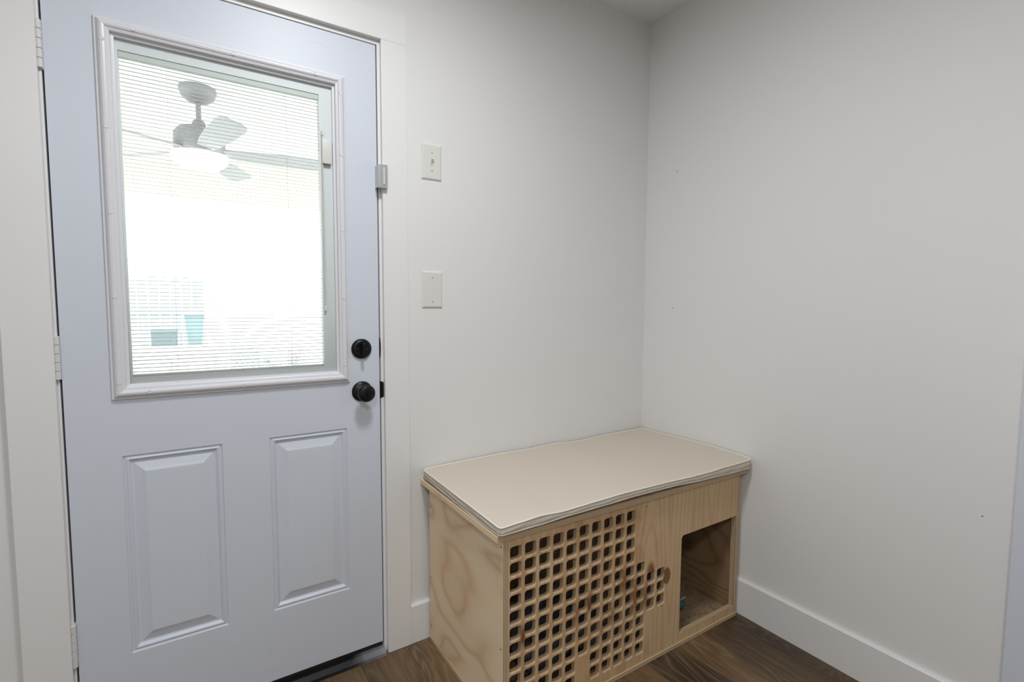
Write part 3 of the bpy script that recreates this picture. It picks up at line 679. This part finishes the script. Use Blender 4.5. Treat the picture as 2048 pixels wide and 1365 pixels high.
tag(toy, 'small teal and white chewed toy just inside the crate doorway', 'pet toy')
q = MB(); q.lathe([(0.004, 0.0), (0.015, 0.004), (0.021, 0.016), (0.017, 0.029), (0.006, 0.035)], (0, 0, 0), 'Z', 14); q.build('toy_body', M_toy, toy, smooth=True)
MB().tube([(0.0, 0.0, 0.033), (0.012, -0.006, 0.043), (0.026, -0.003, 0.040), (0.034, 0.004, 0.030)], 0.004, 8).build('toy_rope', M_toyw, toy, smooth=True)

# ------------------------------------------------------------------ ceiling lamp above the picture, and the lamp added as interior fill
for i, ((lx, ly), pw) in enumerate(LAMPS):
    lp = empty('ceiling_and_fill_lamp', (lx, ly, CEIL))
    tag(lp, ['round white flush ceiling lamp near the door wall', 'added fill lamp, round and white, flush on the ceiling behind the camera'][i], 'lamp')
    MB().lathe([(0.185, 0.0), (0.185, -0.030), (0.175, -0.040), (0.165, -0.040), (0.160, -0.030), (0.160, 0.0)], (0, 0, 0), 'Z', 40).build('rim', M_trim, lp)
    MB().lathe([(0.158, -0.028), (0.150, -0.040), (0.10, -0.047), (0.02, -0.049)], (0, 0, 0), 'Z', 40).build('diffuser', M_lampglow, lp)

# ------------------------------------------------------------------ outdoors: covered patio seen through the glass
GZ = -0.12
struct(MB().box(-6.0, 4.0, WT, 3.6, GZ - 0.1, GZ).build('patio_slab', M_concrete))
struct(MB().box(-40, 40, 3.6, 60, GZ - 0.2, GZ - 0.03).build('lawn_ground', M_lawn))
struct(MB().box(-6.0, 4.0, WT, 3.45, 2.462, 2.56).build('patio_ceiling', M_soffit))
struct(MB().box(-6.0, 4.0, 3.30, 3.45, 2.10, 2.462).build('patio_beam', M_cream))
FX, FY, FZC = -1.725, 1.846, 2.462
fan = empty('ceiling_fan', (FX, FY, FZC)); tag(fan, 'dark grey five-blade ceiling fan with a lit dome under the patio roof', 'ceiling fan')
MB().lathe([(0.094, 0.0), (0.096, -0.020), (0.082, -0.055), (0.050, -0.078), (0.020, -0.084)], (0, 0, 0), 'Z', 28).build('canopy', M_fandark, fan, angle=35)
MB().lathe([(0.014, -0.08), (0.014, -0.21)], (0, 0, 0), 'Z', 14).build('downrod', M_fandark, fan, smooth=False)
MB().lathe([(0.030, -0.185), (0.036, -0.205), (0.036, -0.222), (0.105, -0.235), (0.128, -0.262), (0.132, -0.345), (0.120, -0.372), (0.09, -0.378)], (0, 0, 0), 'Z', 32).build('motor_housing', M_fandark, fan, angle=35)
MB().lathe([(0.148, -0.3785), (0.150, -0.392), (0.138, -0.420), (0.105, -0.445), (0.055, -0.460), (0.01, -0.463)], (0, 0, 0), 'Z', 32).build('light_dome', M_dome, fan, smooth=True)
rv, fv = Vector((1.0, -0.024, 0)), Vector((0.024, 1.0, 0))
for ang in (67, -5, -77, -149, 139):
    d_ = rv * math.cos(R(ang)) + fv * math.sin(R(ang)); az = math.atan2(d_.y, d_.x)
    pts = [(0.10, 0.038), (0.20, 0.052), (0.40, 0.066), (0.60, 0.070), (0.645, 0.062), (0.665, 0.040)]
    ol = [(x, w) for x, w in pts] + [(x, -w) for x, w in reversed(pts)]
    pit = -math.tan(R(13)); q = MB(); n = len(ol)
    q.add([(x, y, y * pit + 0.004) for x, y in ol] + [(x, y, y * pit - 0.004) for x, y in ol], [tuple(range(n)), tuple(range(n, 2 * n))] + [(i, (i + 1) % n, n + (i + 1) % n, n + i) for i in range(n)])
    q.build('blade', M_fanblade, fan, loc=(0, 0, -0.355), rot=(0, 0, az))
# white serving cabinet
cab = empty('patio_cabinet', (-1.93, 2.95, GZ)); tag(cab, 'white patio serving cabinet standing outside the door glass', 'cabinet')
MB().bbox(-0.32, 0.32, -0.22, 0.22, 0.06, 0.97, 0.006).build('body', M_pwhite, cab)
MB().bbox(-0.36, 0.36, -0.26, 0.26, 0.97, 1.00, 0.006).build('worktop', M_pwhite, cab)
for sx_ in (-1, 1):
    d2 = MB().bbox(sx_ * 0.155 - 0.148, sx_ * 0.155 + 0.148, -0.234, -0.221, 0.10, 0.94, 0.003).build('cabinet_door', M_pwhite, cab)
    MB().bbox(sx_ * 0.03 - 0.006, sx_ * 0.03 + 0.006, -0.252, -0.234, 0.62, 0.76, 0.003).build('handle', M_silver, d2)
    for sy_ in (-1, 1): MB().lathe([(0.022, 0.0), (0.026, 0.06)], (sx_ * 0.28, sy_ * 0.18, 0), 'Z', 12).build('foot', M_pwhite, cab)
# fence boards in the yard
fence = empty('yard_fence', (-2.6, 8.3, GZ - 0.03)); tag(fence, 'weathered board fence across the yard beyond the patio', 'fence')
for i in range(22):
    x = -2.2 + i * 0.148; hgt = 1.80 + 0.012 * math.sin(i * 2.3); q = MB()
    q.add([(x - .064, -.010, 0), (x + .064, -.010, 0), (x + .064, -.010, hgt - .03), (x + .04, -.010, hgt), (x - .04, -.010, hgt), (x - .064, -.010, hgt - .03)] +
          [(x - .064, .010, 0), (x + .064, .010, 0), (x + .064, .010, hgt - .03), (x + .04, .010, hgt), (x - .04, .010, hgt), (x - .064, .010, hgt - .03)],
          [(0, 1, 2, 3, 4, 5), (6, 7, 8, 9, 10, 11)] + [(k_, (k_ + 1) % 6, 6 + (k_ + 1) % 6, 6 + k_) for k_ in range(6)]); q.build('fence_board', M_fence, fence)
for zr in (0.35, 1.20): MB().box(-2.28, 0.98, -0.048, -0.0105, zr, zr + 0.09).build('fence_rail', M_fence, fence)
MB().box(0.90, 1.0, -0.05, 0.05, 0, 1.75).build('fence_post', M_fence, fence)
# tapered planter in a white stand
pl = empty('tapered_planter', (-1.76, 5.46, GZ - 0.03)); tag(pl, 'dark tapered planter held in a white stand in the yard', 'planter')
q = MB(); t_ = [(-.05, -.05), (.05, -.05), (.05, .05), (-.05, .05)]
q.add([(x * 1.2, y * 1.2, 0.78) for x, y in t_] + [(x * 2.0, y * 2.0, 1.26) for x, y in t_], [(0, 1, 2, 3), (4, 5, 6, 7)] + [(k_, (k_ + 1) % 4, 4 + (k_ + 1) % 4, 4 + k_) for k_ in range(4)]); q.build('pot', M_teal, pl)
for sx_ in (-1, 1):
    for sy_ in (-1, 1): MB().tube([(sx_ * 0.15, sy_ * 0.10, 0), (sx_ * 0.118, sy_ * 0.112, 1.24)], 0.014, 8).build('leg', M_pwhite, pl)
MB().box(-0.135, 0.135, -0.13, -0.10, 1.24, 1.27).build('rail', M_pwhite, pl); MB().box(-0.135, 0.135, 0.10, 0.13, 1.24, 1.27).build('rail', M_pwhite, pl)
# bucket on a dark stool
stl = empty('garden_stool', (-2.18, 4.62, GZ - 0.03)); tag(stl, 'dark slatted garden stool standing in the yard', 'stool')
for i in range(5): MB().bbox(-0.20, 0.20, -0.18 + i * 0.075, -0.12 + i * 0.075, 0.84, 0.865, 0.003).build('slat', M_teal, stl)
for sx_ in (-1, 1):
    for sy_ in (-1, 1): MB().tube([(sx_ * 0.18, sy_ * 0.16, 0), (sx_ * 0.17, sy_ * 0.15, 0.84)], 0.016, 8).build('leg', M_teal, stl)
bk = empty('bucket', (-2.22, 4.58, GZ - 0.03 + 0.8655)); tag(bk, 'pale blue bucket standing on the dark garden stool', 'bucket')
MB().lathe([(0.055, 0.0), (0.072, 0.15), (0.078, 0.152), (0.078, 0.162), (0.070, 0.162), (0.054, 0.006)], (0, 0, 0), 'Z', 24).build('tub', M_bucket, bk, angle=40)
MB().tube([(0.076 * math.cos(R(a)), 0, 0.152 - 0.05 * math.sin(R(a)) * 0.6) for a in range(0, 181, 20)], 0.0025, 6).build('bail', M_silver, bk)
# dark wheeled bin behind the stool
bn = empty('garden_bin', (-2.055, 5.35, GZ - 0.03)); tag(bn, 'dark tapered rubbish bin with a lid behind the garden stool', 'bin')
def frustum(z0, h0, z1, h1):
    c4 = [(-1, -1), (1, -1), (1, 1), (-1, 1)]
    return MB().add([(x * h0, y * h0, z0) for x, y in c4] + [(x * h1, y * h1, z1) for x, y in c4], [(0, 1, 2, 3), (4, 5, 6, 7)] + [(k_, (k_ + 1) % 4, 4 + (k_ + 1) % 4, 4 + k_) for k_ in range(4)])
frustum(0.0, 0.095, 1.05, 0.125).build('bin_body', M_bin, bn)
frustum(1.0505, 0.135, 1.085, 0.120).build('bin_lid', M_bin, bn)
# lattice screen
lt = empty('lattice_screen', (-1.26, 5.10, GZ - 0.03)); tag(lt, 'grey lattice screen beside the flower bed in the yard', 'screen')
for i in range(6): MB().box(-0.16 + i * 0.058, -0.135 + i * 0.058, -0.008, 0.008, 0, 0.88).build('upright_slat', M_lattice, lt)
for j in range(12): MB().box(-0.16, 0.155, 0.008, 0.022, 0.06 + j * 0.07, 0.085 + j * 0.07).build('cross_slat', M_lattice, lt)
# flowering shrubs
def shrub(x, y, hgt, rad, petal, seed, label):
    rnd = random.Random(seed); o = empty('flowering_shrub', (x, y, GZ - 0.03)); tag(o, label, 'shrub', 'shrubs in the flower bed')
    st_ = MB(); lv = MB(); pt = MB()
    for s in range(9):
        a = rnd.uniform(0, 6.28); e = Vector((math.cos(a) * rad * rnd.uniform(.3, .9), math.sin(a) * rad * rnd.uniform(.3, .9), hgt * rnd.uniform(.7, 1)))
        st_.tube([(0, 0, 0), e * 0.5 + Vector((0, 0, hgt * 0.08)), e], 0.006, 6)
        for _ in range(26):
            p = e * rnd.uniform(0.35, 1.02) + Vector((rnd.uniform(-1, 1), rnd.uniform(-1, 1), rnd.uniform(-.6, .8))) * rad * 0.32
            p.z = max(p.z, 0.05)
            d = Vector((rnd.uniform(-1, 1), rnd.uniform(-1, 1), rnd.uniform(-.3, .8))).normalized(); sd = d.cross(Vector((0, 0, 1))).normalized() * 0.014
            lv.add([p, p + d * 0.025 + sd, p + d * 0.055, p + d * 0.025 - sd], [(0, 1, 2, 3)])
        for _ in range(3):
            p = e + Vector((rnd.uniform(-1, 1), rnd.uniform(-1, 1), rnd.uniform(0, .6))) * rad * 0.2
            pt.lathe([(0.004, -0.012), (0.024, 0.004), (0.018, 0.014), (0.004, 0.008)], tuple(p), 'Z', 7)
    st_.build('stems', M_leaf, o); f_ = lv.build('foliage', M_leaf, o); f_['kind'] = 'stuff'; f2 = pt.build('blossom', petal, o); f2['kind'] = 'stuff'
shrub(-0.98, 4.95, 0.70, 0.17, M_petal2, 1, 'low shrub with violet blossom next to the lattice screen')
shrub(-0.68, 5.60, 0.86, 0.20, M_petal, 2, 'taller shrub with pink blossom, middle of the flower bed')
shrub(-0.36, 4.75, 0.72, 0.17, M_petal2, 3, 'violet blossom shrub at the end of the flower bed')
